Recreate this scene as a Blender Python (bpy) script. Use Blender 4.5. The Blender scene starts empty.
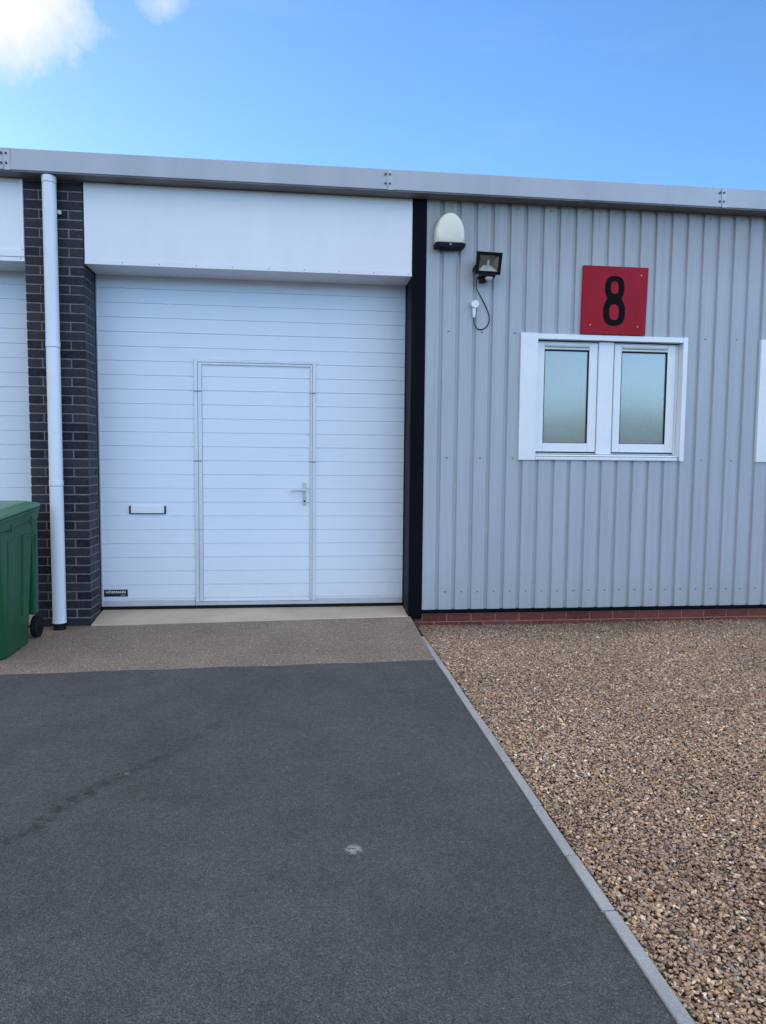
import bpy, bmesh, math, random
from mathutils import Vector, Matrix
random.seed(8)
C = bpy.context.scene.collection
R = math.radians

# ------------------------------------------------------------------ materials
def nt(name):
    m = bpy.data.materials.new(name); m.use_nodes = True
    n = m.node_tree; n.nodes.clear()
    out = n.nodes.new('ShaderNodeOutputMaterial'); b = n.nodes.new('ShaderNodeBsdfPrincipled')
    n.links.new(b.outputs[0], out.inputs[0])
    return m, n, b
def N(n, typ, **kw):
    x = n.nodes.new(typ)
    for k, v in kw.items():
        if k.startswith('_'): setattr(x, k[1:], v)
        else: x.inputs[k.replace('__', ' ')].default_value = v
    return x
def pos(n, scale=(1, 1, 1)):
    g = n.nodes.new('ShaderNodeNewGeometry'); mp = n.nodes.new('ShaderNodeMapping')
    mp.inputs['Scale'].default_value = scale
    n.links.new(g.outputs['Position'], mp.inputs['Vector']); return mp.outputs[0]
def noise(n, vec, scale, detail=4, rough=.55):
    x = N(n, 'ShaderNodeTexNoise', Scale=scale, Detail=detail, Roughness=rough)
    n.links.new(vec, x.inputs['Vector']); return x.outputs['Fac']
def ramp(n, fac, stops, interp='LINEAR'):
    r = n.nodes.new('ShaderNodeValToRGB'); cr = r.color_ramp; cr.interpolation = interp
    while len(cr.elements) < len(stops): cr.elements.new(.5)
    for e, (p, c) in zip(cr.elements, stops):
        e.position = p; e.color = (c, c, c, 1) if isinstance(c, (int, float)) else (*c, 1)
    n.links.new(fac, r.inputs['Fac']); return r.outputs['Color']
def mix(n, fac, a, b, mode='MIX'):
    x = n.nodes.new('ShaderNodeMix'); x.data_type = 'RGBA'; x.blend_type = mode
    for sock, v in ((x.inputs[0], fac), (x.inputs[6], a), (x.inputs[7], b)):
        if isinstance(v, bpy.types.NodeSocket): n.links.new(v, sock)
        elif isinstance(v, (int, float)): sock.default_value = v
        else: sock.default_value = (*v, 1)
    return x.outputs[2]
def math_(n, op, a, b=None, c=None, clamp=False):
    x = n.nodes.new('ShaderNodeMath'); x.operation = op; x.use_clamp = clamp
    for s, v in zip(x.inputs, (a, b, c)):
        if v is None: continue
        if isinstance(v, bpy.types.NodeSocket): n.links.new(v, s)
        else: s.default_value = v
    return x.outputs[0]
def bump(n, b, h, strength=.3, dist=.01):
    x = N(n, 'ShaderNodeBump', Strength=strength, Distance=dist)
    n.links.new(h, x.inputs['Height']); n.links.new(x.outputs[0], b.inputs['Normal'])
def setc(n, b, c):
    if isinstance(c, bpy.types.NodeSocket): n.links.new(c, b.inputs['Base Color'])
    else: b.inputs['Base Color'].default_value = (*c, 1)

def painted(name, col, rough=.45, metal=0, dirt=.12, scale=3, bmp=.0, streak=True, spec=.5):
    m, n, b = nt(name)
    d = noise(n, pos(n, (1, 1, .25) if streak else (1, 1, 1)), scale, 6, .6)
    f = noise(n, pos(n), 60, 3, .6)
    c1 = tuple(x * (1 - dirt) for x in col); c2 = tuple(min(1, x * (1 + dirt * .6)) for x in col)
    c = mix(n, ramp(n, d, [(.3, 0.0), (.7, 1.0)]), c1, c2)
    c = mix(n, .5 * dirt, c, mix(n, f, tuple(x * .5 for x in col), col))
    setc(n, b, c); b.inputs['Metallic'].default_value = metal; b.inputs['Specular IOR Level'].default_value = spec
    r = ramp(n, d, [(.3, rough * 1.15), (.7, rough * .85)]); n.links.new(r, b.inputs['Roughness'])
    if bmp: bump(n, b, noise(n, pos(n), 250, 2), bmp, .002)
    return m

M = {}
# sectional door skin: white, finely embossed
def door_mat():
    m, n, b = nt('white_embossed_steel')
    d = noise(n, pos(n, (1, 1, .6)), 1.6, 6, .6)
    low = n.nodes.new('ShaderNodeSeparateXYZ'); n.links.new(pos(n), low.inputs[0])
    splash = math_(n, 'MULTIPLY', math_(n, 'SUBTRACT', 1, math_(n, 'DIVIDE', low.outputs[2], .55), clamp=True), noise(n, pos(n, (1, 1, .5)), 9, 6, .7))
    c = mix(n, ramp(n, d, [(.3, 0.0), (.7, 1.0)]), (.72, .785, .87), (.76, .82, .90))
    c = mix(n, math_(n, 'MULTIPLY', splash, .5), c, (.50, .47, .43))
    setc(n, b, c); b.inputs['Roughness'].default_value = .42
    bump(n, b, noise(n, pos(n, (.25, 1, 1)), 420, 3, .6), .25, .0012)
    return m
M['door'] = door_mat()
M['white'] = painted('white_painted_board', (.80, .81, .84), .4, dirt=.05, scale=2.2)
M['upvc'] = painted('white_upvc', (.80, .83, .86), .3, dirt=.04, streak=False)
M['silver'] = painted('anodised_aluminium_frame', (.58, .61, .66), .35, .35, dirt=.14)
M['wframe'] = painted('white_aluminium_frame', (.68, .72, .78), .35, .15, dirt=.14)
M['blackgap'] = painted('black_rubber', (.008, .008, .009), .7, dirt=.2, spec=.2)
M['post'] = painted('dark_blue_painted_steel', (.0045, .0055, .010), .55, dirt=.3, spec=.05)
M['return'] = painted('dark_grey_painted_steel', (.020, .024, .033), .6, dirt=.3, spec=.1)
M['fascia'] = painted('grey_coated_fascia', (.40, .43, .48), .4, .1, dirt=.1)
M['strap'] = painted('grey_joint_strap', (.42, .45, .50), .4, .15, dirt=.1)
M['soffit'] = painted('dark_grey_soffit', (.17, .165, .165), .6, dirt=.35)
M['rivet'] = painted('dark_rivet', (.05, .045, .045), .6, dirt=.2)
M['pipe'] = painted('white_upvc_pipe', (.72, .76, .81), .32, dirt=.10)
M['bellw'] = painted('cream_plastic', (.80, .79, .66), .4, dirt=.06)
M['bellside'] = painted('grey_plastic', (.48, .49, .46), .4, dirt=.06)
M['bellb'] = painted('navy_plastic', (.005, .007, .022), .4, dirt=.1, spec=.1)
M['black'] = painted('black_powder_coat', (.005, .005, .007), .5, dirt=.2, spec=.12)
M['refl'] = painted('aluminium_reflector', (.85, .85, .84), .4, .2, dirt=.1)
M['refl_shade'] = painted('shaded_aluminium_reflector', (.30, .275, .23), .35, .6, dirt=.2)  # facet shade put into colour: darker copy for all but the bottom facet
M['lever'] = painted('satin_aluminium_lever', (.62, .64, .66), .3, .6, dirt=.05)
M['red'] = painted('red_sign_paint', (.36, .017, .032), .55, dirt=.18, scale=4, spec=.1)
M['redside'] = painted('red_sign_edge', (.22, .018, .02), .6, dirt=.2)
M['ink'] = painted('black_sign_paint', (.005, .005, .006), .6, dirt=.1, spec=.06)
M['screw'] = painted('steel_screw', (.22, .22, .23), .5, .5, dirt=.1)
M['tyre'] = painted('black_tyre_rubber', (.010, .010, .011), .75, dirt=.3, spec=.25)
M['label'] = painted('black_label', (.012, .012, .016), .35, dirt=.05)
M['labelw'] = painted('white_label_print', (.75, .75, .75), .5, dirt=.03)
M['roof'] = painted('grey_roof_sheet', (.22, .225, .23), .5, dirt=.2)
M['beige'] = painted('galvanised_vent', (.55, .53, .48), .5, .1, dirt=.1)

def clad_mat():
    m, n, b = nt('grey_plastisol_cladding')
    big = noise(n, pos(n, (1, 1, .3)), 1.3, 5, .6)
    st = noise(n, pos(n, (22, 1, .7)), 1.0, 5, .65)
    c = mix(n, ramp(n, big, [(.3, 0.0), (.7, 1.0)]), (.385, .42, .465), (.435, .47, .515))
    c = mix(n, ramp(n, st, [(.42, 0.0), (.75, .35)]), c, (.27, .275, .275))
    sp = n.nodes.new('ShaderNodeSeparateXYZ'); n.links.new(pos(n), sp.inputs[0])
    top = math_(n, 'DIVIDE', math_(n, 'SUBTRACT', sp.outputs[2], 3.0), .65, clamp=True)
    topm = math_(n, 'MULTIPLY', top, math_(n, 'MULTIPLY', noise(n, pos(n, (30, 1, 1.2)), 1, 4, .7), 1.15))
    c = mix(n, topm, c, (.24, .215, .17))  # brown dirt streaks, deepened to include the shade under the soffit
    low = math_(n, 'SUBTRACT', 1, math_(n, 'DIVIDE', math_(n, 'SUBTRACT', sp.outputs[2], .05), .4), clamp=True)
    c = mix(n, math_(n, 'MULTIPLY', low, math_(n, 'MULTIPLY', noise(n, pos(n, (1, 1, .6)), 14, 5, .7), .5)), c, (.30, .27, .235))
    setc(n, b, c); b.inputs['Roughness'].default_value = .42
    bump(n, b, noise(n, pos(n), 300, 2), .12, .001)
    return m
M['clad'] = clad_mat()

def brick_mat(name, cols, rough):
    m, n, b = nt(name)
    a = n.nodes.new('ShaderNodeAttribute'); a.attribute_name = 'shade'
    c = ramp(n, a.outputs['Fac'], [(i / (len(cols) - 1), x) for i, x in enumerate(cols)])
    f = noise(n, pos(n), 35, 6, .7)
    c = mix(n, ramp(n, f, [(.45, 0.0), (.8, .45)]), c, tuple(x * 2.2 for x in cols[-1]))
    c = mix(n, ramp(n, noise(n, pos(n), 160, 3), [(.5, 0.0), (.8, .4)]), c, tuple(x * .3 for x in cols[0]))
    setc(n, b, c); b.inputs['Roughness'].default_value = rough; b.inputs['Specular IOR Level'].default_value = .10
    bump(n, b, noise(n, pos(n), 150, 5, .7), .5, .003)
    return m
M['brick'] = brick_mat('dark_engineering_brick', [(.015, .016, .023), (.025, .026, .036), (.036, .037, .050), (.045, .041, .047)], .45)
M['redbrick'] = brick_mat('red_engineering_brick', [(.10, .030, .022), (.14, .042, .031), (.175, .056, .042)], .6)
M['mortar'] = painted('pale_brown_mortar', (.25, .215, .195), .9, dirt=.35, scale=20, bmp=.6, spec=.1)
M['mortar_r'] = painted('pinkish_mortar', (.30, .15, .115), .9, dirt=.35, scale=20, bmp=.6)

def green_mat():
    m, n, b = nt('green_bin_plastic')
    f = noise(n, pos(n), 3, 5, .6); s = noise(n, pos(n, (40, 40, 2)), 1, 4, .7)
    c = mix(n, f, (.006, .066, .023), (.012, .094, .037))
    c = mix(n, ramp(n, s, [(.5, 0.0), (.8, .22)]), c, (.06, .15, .08))
    setc(n, b, c); b.inputs['Roughness'].default_value = .36; b.inputs['Specular IOR Level'].default_value = .3
    bump(n, b, noise(n, pos(n), 500, 2), .15, .001)
    return m
M['green'] = green_mat()
def greenlid_mat():  # paler than the body: sky sheen on the lid put into its colour
    m, n, b = nt('skylit_green_lid')
    f = noise(n, pos(n), 7, 6, .7)
    setc(n, b, mix(n, f, (.05, .16, .085), (.13, .25, .17))); b.inputs['Roughness'].default_value = .38
    return m
M['greenlid'] = greenlid_mat()

def glass_mat():
    m, n, b = nt('obscured_glass')
    f = noise(n, pos(n), 45, 5, .65)
    setc(n, b, mix(n, f, (.13, .135, .098), (.19, .19, .14)))
    b.inputs['Roughness'].default_value = .3
    b.inputs['IOR'].default_value = 1.52
    b.inputs['Specular IOR Level'].default_value = 1.0
    b.inputs['Coat Weight'].default_value = 1.0
    b.inputs['Coat Roughness'].default_value = .13
    b.inputs['Coat IOR'].default_value = 1.8
    bump(n, b, noise(n, pos(n, (1, 1, 1)), 26, 4, .6), .35, .004)
    return m
M['glass'] = glass_mat()
def lens_mat():
    m, n, b = nt('floodlight_glass')
    b.inputs['Transmission Weight'].default_value = 1; b.inputs['Roughness'].default_value = .03
    b.inputs['IOR'].default_value = 1.2; setc(n, b, (.95, .95, .93)); return m
M['lens'] = lens_mat()

def tarmac_mat():
    m, n, b = nt('tarmac')
    p = pos(n)
    v = N(n, 'ShaderNodeTexVoronoi', Scale=210); n.links.new(p, v.inputs['Vector'])
    sep = n.nodes.new('ShaderNodeSeparateColor'); n.links.new(v.outputs['Color'], sep.inputs[0])
    c = ramp(n, sep.outputs[0], [(0, (.016, .017, .019)), (.3, (.040, .042, .046)), (.65, (.056, .059, .064)), (.88, (.080, .083, .089)), (.98, (.105, .108, .113)), (1, (.17, .17, .17))])
    fine = noise(n, p, 170, 5, .8)
    c = mix(n, .5, c, ramp(n, fine, [(.34, (.012, .013, .015)), (.5, (.055, .058, .063)), (.66, (.13, .135, .145))]))
    big = noise(n, p, .8, 5, .55)
    c = mix(n, 1.0, c, ramp(n, big, [(.3, .80), (.7, 1.14)]), 'MULTIPLY')
    patch = noise(n, p, 6, 6, .65)
    c = mix(n, 1.0, c, ramp(n, patch, [(.3, .84), (.7, 1.12)]), 'MULTIPLY')
    mott = noise(n, p, 34, 5, .7)
    c = mix(n, 1.0, c, ramp(n, mott, [(.3, .80), (.5, 1.0), (.7, 1.18)]), 'MULTIPLY')
    stain = noise(n, pos(n, (1.1, .55, 1)), 1.7, 3, .5)
    c = mix(n, ramp(n, stain, [(.60, 0.0), (.72, .35)]), c, (.028, .029, .031))
    # dark scuffed diagonal band
    s = n.nodes.new('ShaderNodeSeparateXYZ'); n.links.new(p, s.inputs[0])
    a0, a1 = Vector((-1.13, -3.50)), Vector((-.42, -2.30)); d = (a1 - a0).normalized(); nn = Vector((-d.y, d.x))
    wob = math_(n, 'MULTIPLY', math_(n, 'SUBTRACT', noise(n, p, 5, 5, .65), .5), .30)
    perp = math_(n, 'ADD', math_(n, 'ADD', math_(n, 'MULTIPLY', s.outputs[0], nn.x), math_(n, 'MULTIPLY', s.outputs[1], nn.y)), wob)
    dist = math_(n, 'ABSOLUTE', math_(n, 'SUBTRACT', perp, a0.dot(nn)))
    along = math_(n, 'ADD', math_(n, 'MULTIPLY', s.outputs[0], d.x), math_(n, 'MULTIPLY', s.outputs[1], d.y))
    al = math_(n, 'SUBTRACT', 1, math_(n, 'DIVIDE', math_(n, 'ABSOLUTE', math_(n, 'SUBTRACT', along, a0.dot(d) + .35)), 1.5), clamp=True)
    band = math_(n, 'MULTIPLY', math_(n, 'SUBTRACT', 1, math_(n, 'DIVIDE', dist, .065), clamp=True), al)
    band = math_(n, 'MULTIPLY', band, ramp(n, noise(n, pos(n, (1, 1, 1)), 15, 7, .85), [(.44, 0.0), (.54, 1.0)]))
    c = mix(n, math_(n, 'MULTIPLY', band, 1.15, clamp=True), c, (.016, .017, .019))
    # chalky spot
    def spot(c, x, y, r, k, col):
        dx = math_(n, 'SUBTRACT', s.outputs[0], x); dy = math_(n, 'SUBTRACT', s.outputs[1], y)
        dd = math_(n, 'SQRT', math_(n, 'ADD', math_(n, 'MULTIPLY', dx, dx), math_(n, 'MULTIPLY', dy, dy)))
        w = math_(n, 'SUBTRACT', 1, math_(n, 'DIVIDE', dd, r), clamp=True)
        w = math_(n, 'MULTIPLY', math_(n, 'MULTIPLY', w, k, clamp=True), ramp(n, noise(n, p, 55, 3, .7), [(.42, 0.0), (.55, 1.0)]), clamp=True)
        return mix(n, w, c, col)
    c = spot(c, .20, -3.68, .04, 1.6, (.27, .28, .29))
    c = spot(c, -.80, -2.93, .016, 1.2, (.22, .23, .24))
    c = spot(c, .45, -3.05, .02, 1, (.3, .31, .32))
    c = mix(n, 1.0, c, (2.0, 1.95, 1.9), 'MULTIPLY')
    setc(n, b, c); b.inputs['Roughness'].default_value = .8
    h = math_(n, 'ADD', math_(n, 'MULTIPLY', v.outputs['Distance'], -1.0), math_(n, 'MULTIPLY', mott, 1.2))
    bump(n, b, h, 1.0, .009)
    return m
M['tarmac'] = tarmac_mat()

def agg_mat(name, scale, stops, basec, bs=.7):
    m, n, b = nt(name); p = pos(n)
    v = N(n, 'ShaderNodeTexVoronoi', Scale=scale); n.links.new(p, v.inputs['Vector'])
    sep = n.nodes.new('ShaderNodeSeparateColor'); n.links.new(v.outputs['Color'], sep.inputs[0])
    c = ramp(n, sep.outputs[0], stops)
    edge = ramp(n, v.outputs['Distance'], [(.42, 0.0), (.62, 1.0)])
    c = mix(n, edge, c, basec)
    c = mix(n, 1.0, c, ramp(n, noise(n, p, 1.7, 5, .6), [(.3, .8), (.7, 1.15)]), 'MULTIPLY')
    setc(n, b, c); b.inputs['Roughness'].default_value = .8
    bump(n, b, math_(n, 'MULTIPLY', v.outputs['Distance'], -1), bs, .006)
    return m
M['apron'] = agg_mat('exposed_aggregate', 125, [(0, (.15, .11, .082)), (.3, (.29, .215, .165)), (.6, (.37, .285, .225)), (.85, (.24, .20, .18)), (.95, (.52, .42, .33)), (1, (.66, .58, .48))], (.19, .145, .115))
M['gravelbase'] = agg_mat('gravel_bed', 75, [(0, (.06, .045, .035)), (.4, (.14, .10, .07)), (.7, (.22, .16, .11)), (1, (.30, .24, .18))], (.035, .027, .02), 1.0)
M['kerb'] = agg_mat('concrete_kerb', 260, [(0, (.33, .335, .345)), (.6, (.40, .405, .41)), (1, (.52, .52, .53))], (.35, .355, .36), .25)
M['threshold'] = agg_mat('smooth_concrete', 300, [(0, (.50, .42, .325)), (.6, (.54, .455, .36)), (1, (.60, .52, .42))], (.51, .43, .335), .15)
M['earth'] = agg_mat('yard_ground', 12, [(0, (.10, .10, .09)), (1, (.16, .15, .13))], (.12, .12, .10), .2)
M['refl_ridge'] = agg_mat('reflection_ridge_green', .08, [(0, (.035, .045, .028)), (1, (.07, .08, .045))], (.05, .06, .035), .1)

def stone_mat():
    m, n, b = nt('gravel_stone')
    o = n.nodes.new('ShaderNodeObjectInfo')
    c = ramp(n, o.outputs['Random'], [(0, (.050, .040, .034)), (.12, (.115, .078, .052)), (.26, (.20, .135, .085)), (.38, (.15, .125, .105)), (.5, (.26, .185, .125)),
        (.6, (.13, .11, .10)), (.7, (.30, .215, .145)), (.80, (.12, .12, .12)), (.87, (.29, .165, .09)), (.93, (.34, .26, .18)), (.985, (.40, .33, .25)), (1, (.50, .45, .37))])
    f = noise(n, pos(n), 260, 4, .7)
    c = mix(n, 1.0, c, ramp(n, f, [(.3, .72), (.7, 1.18)]), 'MULTIPLY')
    c = mix(n, 1.0, c, ramp(n, noise(n, pos(n), .9, 4, .6), [(.3, .82), (.7, 1.12)]), 'MULTIPLY')
    c = mix(n, 1.0, c, (2.25, 2.12, 1.95), 'MULTIPLY')
    sx = n.nodes.new('ShaderNodeSeparateXYZ'); n.links.new(pos(n), sx.inputs[0])   # stones darken in patches towards the wall
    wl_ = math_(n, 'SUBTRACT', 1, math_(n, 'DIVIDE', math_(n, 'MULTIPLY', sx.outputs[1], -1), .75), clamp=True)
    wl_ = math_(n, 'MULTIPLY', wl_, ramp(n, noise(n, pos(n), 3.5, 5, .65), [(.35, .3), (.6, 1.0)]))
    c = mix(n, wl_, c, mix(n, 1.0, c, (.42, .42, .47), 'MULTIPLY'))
    setc(n, b, c); b.inputs['Roughness'].default_value = .45
    return m
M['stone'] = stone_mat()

# ------------------------------------------------------------------ mesh builder
class MB:
    def __init__(s): s.bm = bmesh.new(); s.lay = s.bm.faces.layers.float.new('shade'); s.mi = 0; s.sh = 0
    def face(s, vs):
        try: f = s.bm.faces.new(vs)
        except ValueError: return
        f.material_index = s.mi; f[s.lay] = s.sh; return f
    def box(s, x0, x1, y0, y1, z0, z1):
        v = [s.bm.verts.new((x, y, z)) for z in (z0, z1) for y in (y0, y1) for x in (x0, x1)]
        for q in ((0, 2, 3, 1), (4, 5, 7, 6), (0, 1, 5, 4), (2, 6, 7, 3), (0, 4, 6, 2), (1, 3, 7, 5)): s.face([v[i] for i in q])
        return s
    def loft(s, rings, cap=True, close=True):
        rv = [[s.bm.verts.new(p) for p in r] for r in rings]; k = len(rings[0])
        for a, b in zip(rv, rv[1:]):
            for i in range(k if close else k - 1):
                j = (i + 1) % k; s.face([a[i], a[j], b[j], b[i]])
        if cap: s.face(rv[0][::-1]); s.face(rv[-1])
        return s
    def sheet(s, profile, x0, x1, axis='x'):   # open profile swept along an axis
        if axis == 'x': rings = [[(x, a, b) for a, b in profile] for x in (x0, x1)]
        else: rings = [[(a, b, z) for a, b in profile] for z in (x0, x1)]
        return s.loft(rings, cap=False, close=False)
    def prism(s, pts, axis, a, b):   # closed outline in the plane normal to axis
        f = {'x': lambda p, t: (t, p[0], p[1]), 'y': lambda p, t: (p[0], t, p[1]), 'z': lambda p, t: (p[0], p[1], t)}[axis]
        return s.loft([[f(p, a) for p in pts], [f(p, b) for p in pts]])
    def cyl(s, c, r, h, axis='z', k=24, r2=None):
        r2 = r if r2 is None else r2; c = Vector(c); rings = []
        for t, rr in ((0, r), (h, r2)):
            ring = []
            for i in range(k):
                a = 2 * math.pi * i / k; u, v = rr * math.cos(a), rr * math.sin(a)
                ring.append(c + (Vector((u, v, t)) if axis == 'z' else Vector((u, t, v)) if axis == 'y' else Vector((t, u, v))))
            rings.append(ring)
        return s.loft(rings)
    def tube(s, pts, r, k=8):
        pts = [Vector(p) for p in pts]; rings = []
        for i, p in enumerate(pts):
            t = (pts[min(i + 1, len(pts) - 1)] - pts[max(i - 1, 0)]).normalized()
            u = t.cross(Vector((0, 1, .1))).normalized(); w = t.cross(u)
            rings.append([p + r * (u * math.cos(2 * math.pi * j / k) + w * math.sin(2 * math.pi * j / k)) for j in range(k)])
        return s.loft(rings)
    def build(s, name, mats, parent=None, bevel=0, smooth=False, seg=2, ang=35):
        bmesh.ops.recalc_face_normals(s.bm, faces=s.bm.faces)
        me = bpy.data.meshes.new(name); s.bm.to_mesh(me); s.bm.free()
        for m in (mats if isinstance(mats, (list, tuple)) else [mats]): me.materials.append(m)
        o = bpy.data.objects.new(name, me); C.objects.link(o)
        if parent:
            o.parent = parent; o.matrix_parent_inverse = Matrix.Translation(-Vector(ORG.get(parent.name, (0, 0, 0))))
        if bevel:
            b = o.modifiers.new('edge', 'BEVEL'); b.width = bevel; b.segments = seg; b.limit_method = 'ANGLE'; b.angle_limit = R(ang)
        if smooth or bevel:
            for p in me.polygons: p.use_smooth = True
            w = o.modifiers.new('normals', 'WEIGHTED_NORMAL') if bevel else None
            if not bevel:
                me.set_sharp_from_angle(angle=R(40))
        return o
ORG = {}
def thing(name, label, cat, loc=(0, 0, 0), group=None):
    o = bpy.data.objects.new(name, None); C.objects.link(o); o.location = loc; ORG[o.name] = loc
    o.empty_display_size = .2
    o['label'] = label; o['category'] = cat
    if group: o['group'] = group
    return o
def tag(o, label, cat, group=None, kind=None):
    o['label'] = label; o['category'] = cat
    if group: o['group'] = group
    if kind: o['kind'] = kind
    return o
def struct(o, label=None):
    o['kind'] = 'structure'
    if label: o['label'] = label
    return o

# ------------------------------------------------------------------ camera (measured from the photograph)
cam = bpy.data.cameras.new('camera'); co = bpy.data.objects.new('camera', cam); C.objects.link(co)
cam.sensor_fit = 'VERTICAL'; cam.sensor_height = 36; cam.lens = 713.7 / 1024 * 36; cam.clip_end = 3000; cam.clip_start = .05
yaw, pitch, roll = R(6.61), R(4.208), R(-.529)
f = Vector((math.sin(yaw) * math.cos(pitch), math.cos(yaw) * math.cos(pitch), -math.sin(pitch)))
r = Vector((math.cos(yaw), -math.sin(yaw), 0)); d = f.cross(r)
r2 = r * math.cos(roll) + d * math.sin(roll); d2 = d * math.cos(roll) - r * math.sin(roll)
mw = Matrix((( r2.x, -d2.x, -f.x, 0), (r2.y, -d2.y, -f.y, -6.27), (r2.z, -d2.z, -f.z, 1.41), (0, 0, 0, 1)))
co.matrix_world = mw; bpy.context.scene.camera = co

# ------------------------------------------------------------------ terrace building
OX0, OX1, OZ, DY = -1.775, .963, 3.0, .35      # door opening
PX0, PX1 = -2.24, -1.778                        # brick pier
WALL_TOP = 3.655
BX0, BX1 = -9.0, 9.5
B = thing('industrial_building', 'single storey grey industrial building with white garage doors and ribbed cladding', 'building', (1.0, 0, 0))

# --- ribbed cladding
def cladding(x0, x1, name='wall_cladding', first=None):
    m = MB(); m.mi = 0
    P = .15; k0 = math.floor((x0 - 1.2035) / P) - 1; pts = [(x0, 0)]
    x = 1.2035 + k0 * P
    VD, FW, VW = .019, .009, .020
    while x < x1:
        for px, py in ((x, 0), (x + FW, VD), (x + FW + VW, VD), (x + 2 * FW + VW, 0)):
            if x0 + .03 < px < x1 and not (x < x0): pts.append((px, py))
        # slight shallow stiffening groove is left out; screws on the crown
        cx = x + 2 * FW + VW + (P - 2 * FW - VW) / 2
        if x0 + .10 < cx < x1 - .03:
            j = round((x - 1.2035) / P)
            m.mi = 1
            rows = [(.222, 1), (1.43, j % 2 == 0), (2.54, j % 2 == 0), (3.612, j % 2 == 0)]
            for z, on in rows:
                if on and not (1.90 < cx < 3.56 and 1.38 < z < 2.6) and not (4.2 < cx < 5.85 and 1.38 < z < 2.6):
                    m.cyl((cx + random.uniform(-.012, .012), -.0045, z + random.uniform(-.006, .006)), .0052, .005, 'y', 10)
                    m.cyl((cx, -.0015, z), .0078, .003, 'y', 10)
            m.mi = 0
        x += P
    pts.append((x1, 0))
    cuts = [c for c in (1.96, 3.515, 1.96 + 2.288, 3.515 + 2.288) if x0 < c < x1]
    def at(x):
        for (xa, ya), (xb, yb) in zip(pts, pts[1:]):
            if xa <= x <= xb: return ya + (yb - ya) * (x - xa) / (xb - xa)
    bounds = [x0] + cuts + [x1]
    for i, (a, b) in enumerate(zip(bounds, bounds[1:])):
        seg = [(a, at(a))] + [p for p in pts if a < p[0] < b] + [(b, at(b))]
        if i % 2 == 0: m.sheet(seg, .062, WALL_TOP, 'z')
        else: m.sheet(seg, .062, 1.43, 'z'); m.sheet(seg, 2.53, WALL_TOP, 'z')   # round the window
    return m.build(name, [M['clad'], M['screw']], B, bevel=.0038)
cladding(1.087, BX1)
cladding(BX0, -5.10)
# core wall behind everything
m = MB(); m.box(1.0, BX1, .13, .30, -.1, WALL_TOP); m.box(BX0, -5.1, .13, .30, -.1, WALL_TOP); m.box(-5.1, 1.0, DY + .06, DY + .2, -.1, WALL_TOP)
m.box(BX0, BX1, 11.7, 11.9, -.1, 3.7); m.box(BX0 - .2, BX0, .0, 11.9, -.1, 3.7); m.box(BX1, BX1 + .2, 0, 11.9, -.1, 3.7)
m.build('inner_wall', M['return'], B)
# drip strip under the cladding
for a, b in ((1.087, BX1), (BX0, -5.1)): m = MB(); m.box(a, b, -.012, .05, .028, .060); m.build('drip_strip', M['post'], B, bevel=.002)
# --- brick plinth
def bricks(m, x0, x1, y, z0, pitch, n, half0=0, L=.225, H=.065, depth=.09, j=.010):
    for k in range(n):
        x = x0 - (L / 2 if (k + half0) % 2 else 0)
        while x < x1:
            a, b = max(x0, x), min(x1, x + L - j)
            if b - a > .02:
                m.sh = random.random(); dy = random.uniform(-.001, .001)
                m.box(a, b, y + dy, y + depth, z0 + k * pitch, z0 + k * pitch + H)
            x += L
for a, b in ((.985, BX1), (BX0, -5.1)):
    m = MB(); bricks(m, a, b, .002, -.271, .075, 4); o = m.build('brick_plinth', M['redbrick'], B, bevel=.003)
    m = MB(); m.box(a - .005, b, .0055, .055, -.3, .0265); m.build('plinth_mortar', M['mortar_r'], o)
# --- dark brick pier (also one at the far side of the neighbouring door)
def pier(x0, x1):
    zb = 1.091 - .0752 * 16; n = 50; p = .0752; j = .0105; H = p - j; w = x1 - x0
    m = MB(); hb = (w - 3 * j) / 4 + j / 2      # half brick
    for k in range(n):
        z = zb + k * p + j / 2; tA = (k - 16) % 2 == 0; dep = .30
        fr = [(x0, x0 + w / 4 - j / 2), (x0 + w / 4 + j / 2, x0 + 3 * w / 4 - j / 2), (x0 + 3 * w / 4 + j / 2, x1)] if tA else [(x0, x0 + w / 2 - j / 2), (x0 + w / 2 + j / 2, x1)]
        for i, (a, b) in enumerate(fr):
            m.sh = random.random()
            y1 = .215 if (tA and i in (0, len(fr) - 1)) else .1025
            m.box(a, b, random.uniform(-.0012, .0012), y1, z, min(z + H, WALL_TOP - .002))
            if i in (0, len(fr) - 1):
                m.sh = random.random(); m.box(a if i == 0 else max(a, b - .1025), b if i else min(b, a + .1025), y1 + j, dep, z, min(z + H, WALL_TOP - .002))
    o = m.build('brick_pier', M['brick'], B, bevel=.003)
    m = MB(); m.box(x0 + .0045, x1 - .0045, .0045, dep - .002, -.2, WALL_TOP - .003); m.build('pier_mortar', M['mortar'], o)
    return o
pier(PX0, PX1)
# --- dark post between door and cladding
def post(a, b, inner):
    m = MB(); m.box(a, b, -.006, .055, -.02, WALL_TOP - .001); o = m.build('corner_post', M['post'], B, bevel=.003)
    m = MB()
    if inner < 0: m.box(a + .001, a + .02, .056, DY - .01, 0.0, WALL_TOP - .01)
    else: m.box(b - .02, b - .001, .056, DY - .01, 0.0, WALL_TOP - .01)
    m.build('post_return', M['return'], o)
    m = MB(); m.mi = 0
    if inner < 0: m.box(a - .003, a + .018, DY - .045, DY - .012, .04, OZ)
    m.build('guide_rail', M['blackgap'], o)
post(.963, 1.086, -1)
m = MB(); m.box(-5.1, -4.98, -.006, .055, -.02, WALL_TOP - .001); m.build('corner_post', M['post'], B, bevel=.003)
m = MB(); m.box(-4.999, -4.981, .056, DY - .01, 0, WALL_TOP - .01); m.build('post_return', M['return'], B)

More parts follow.
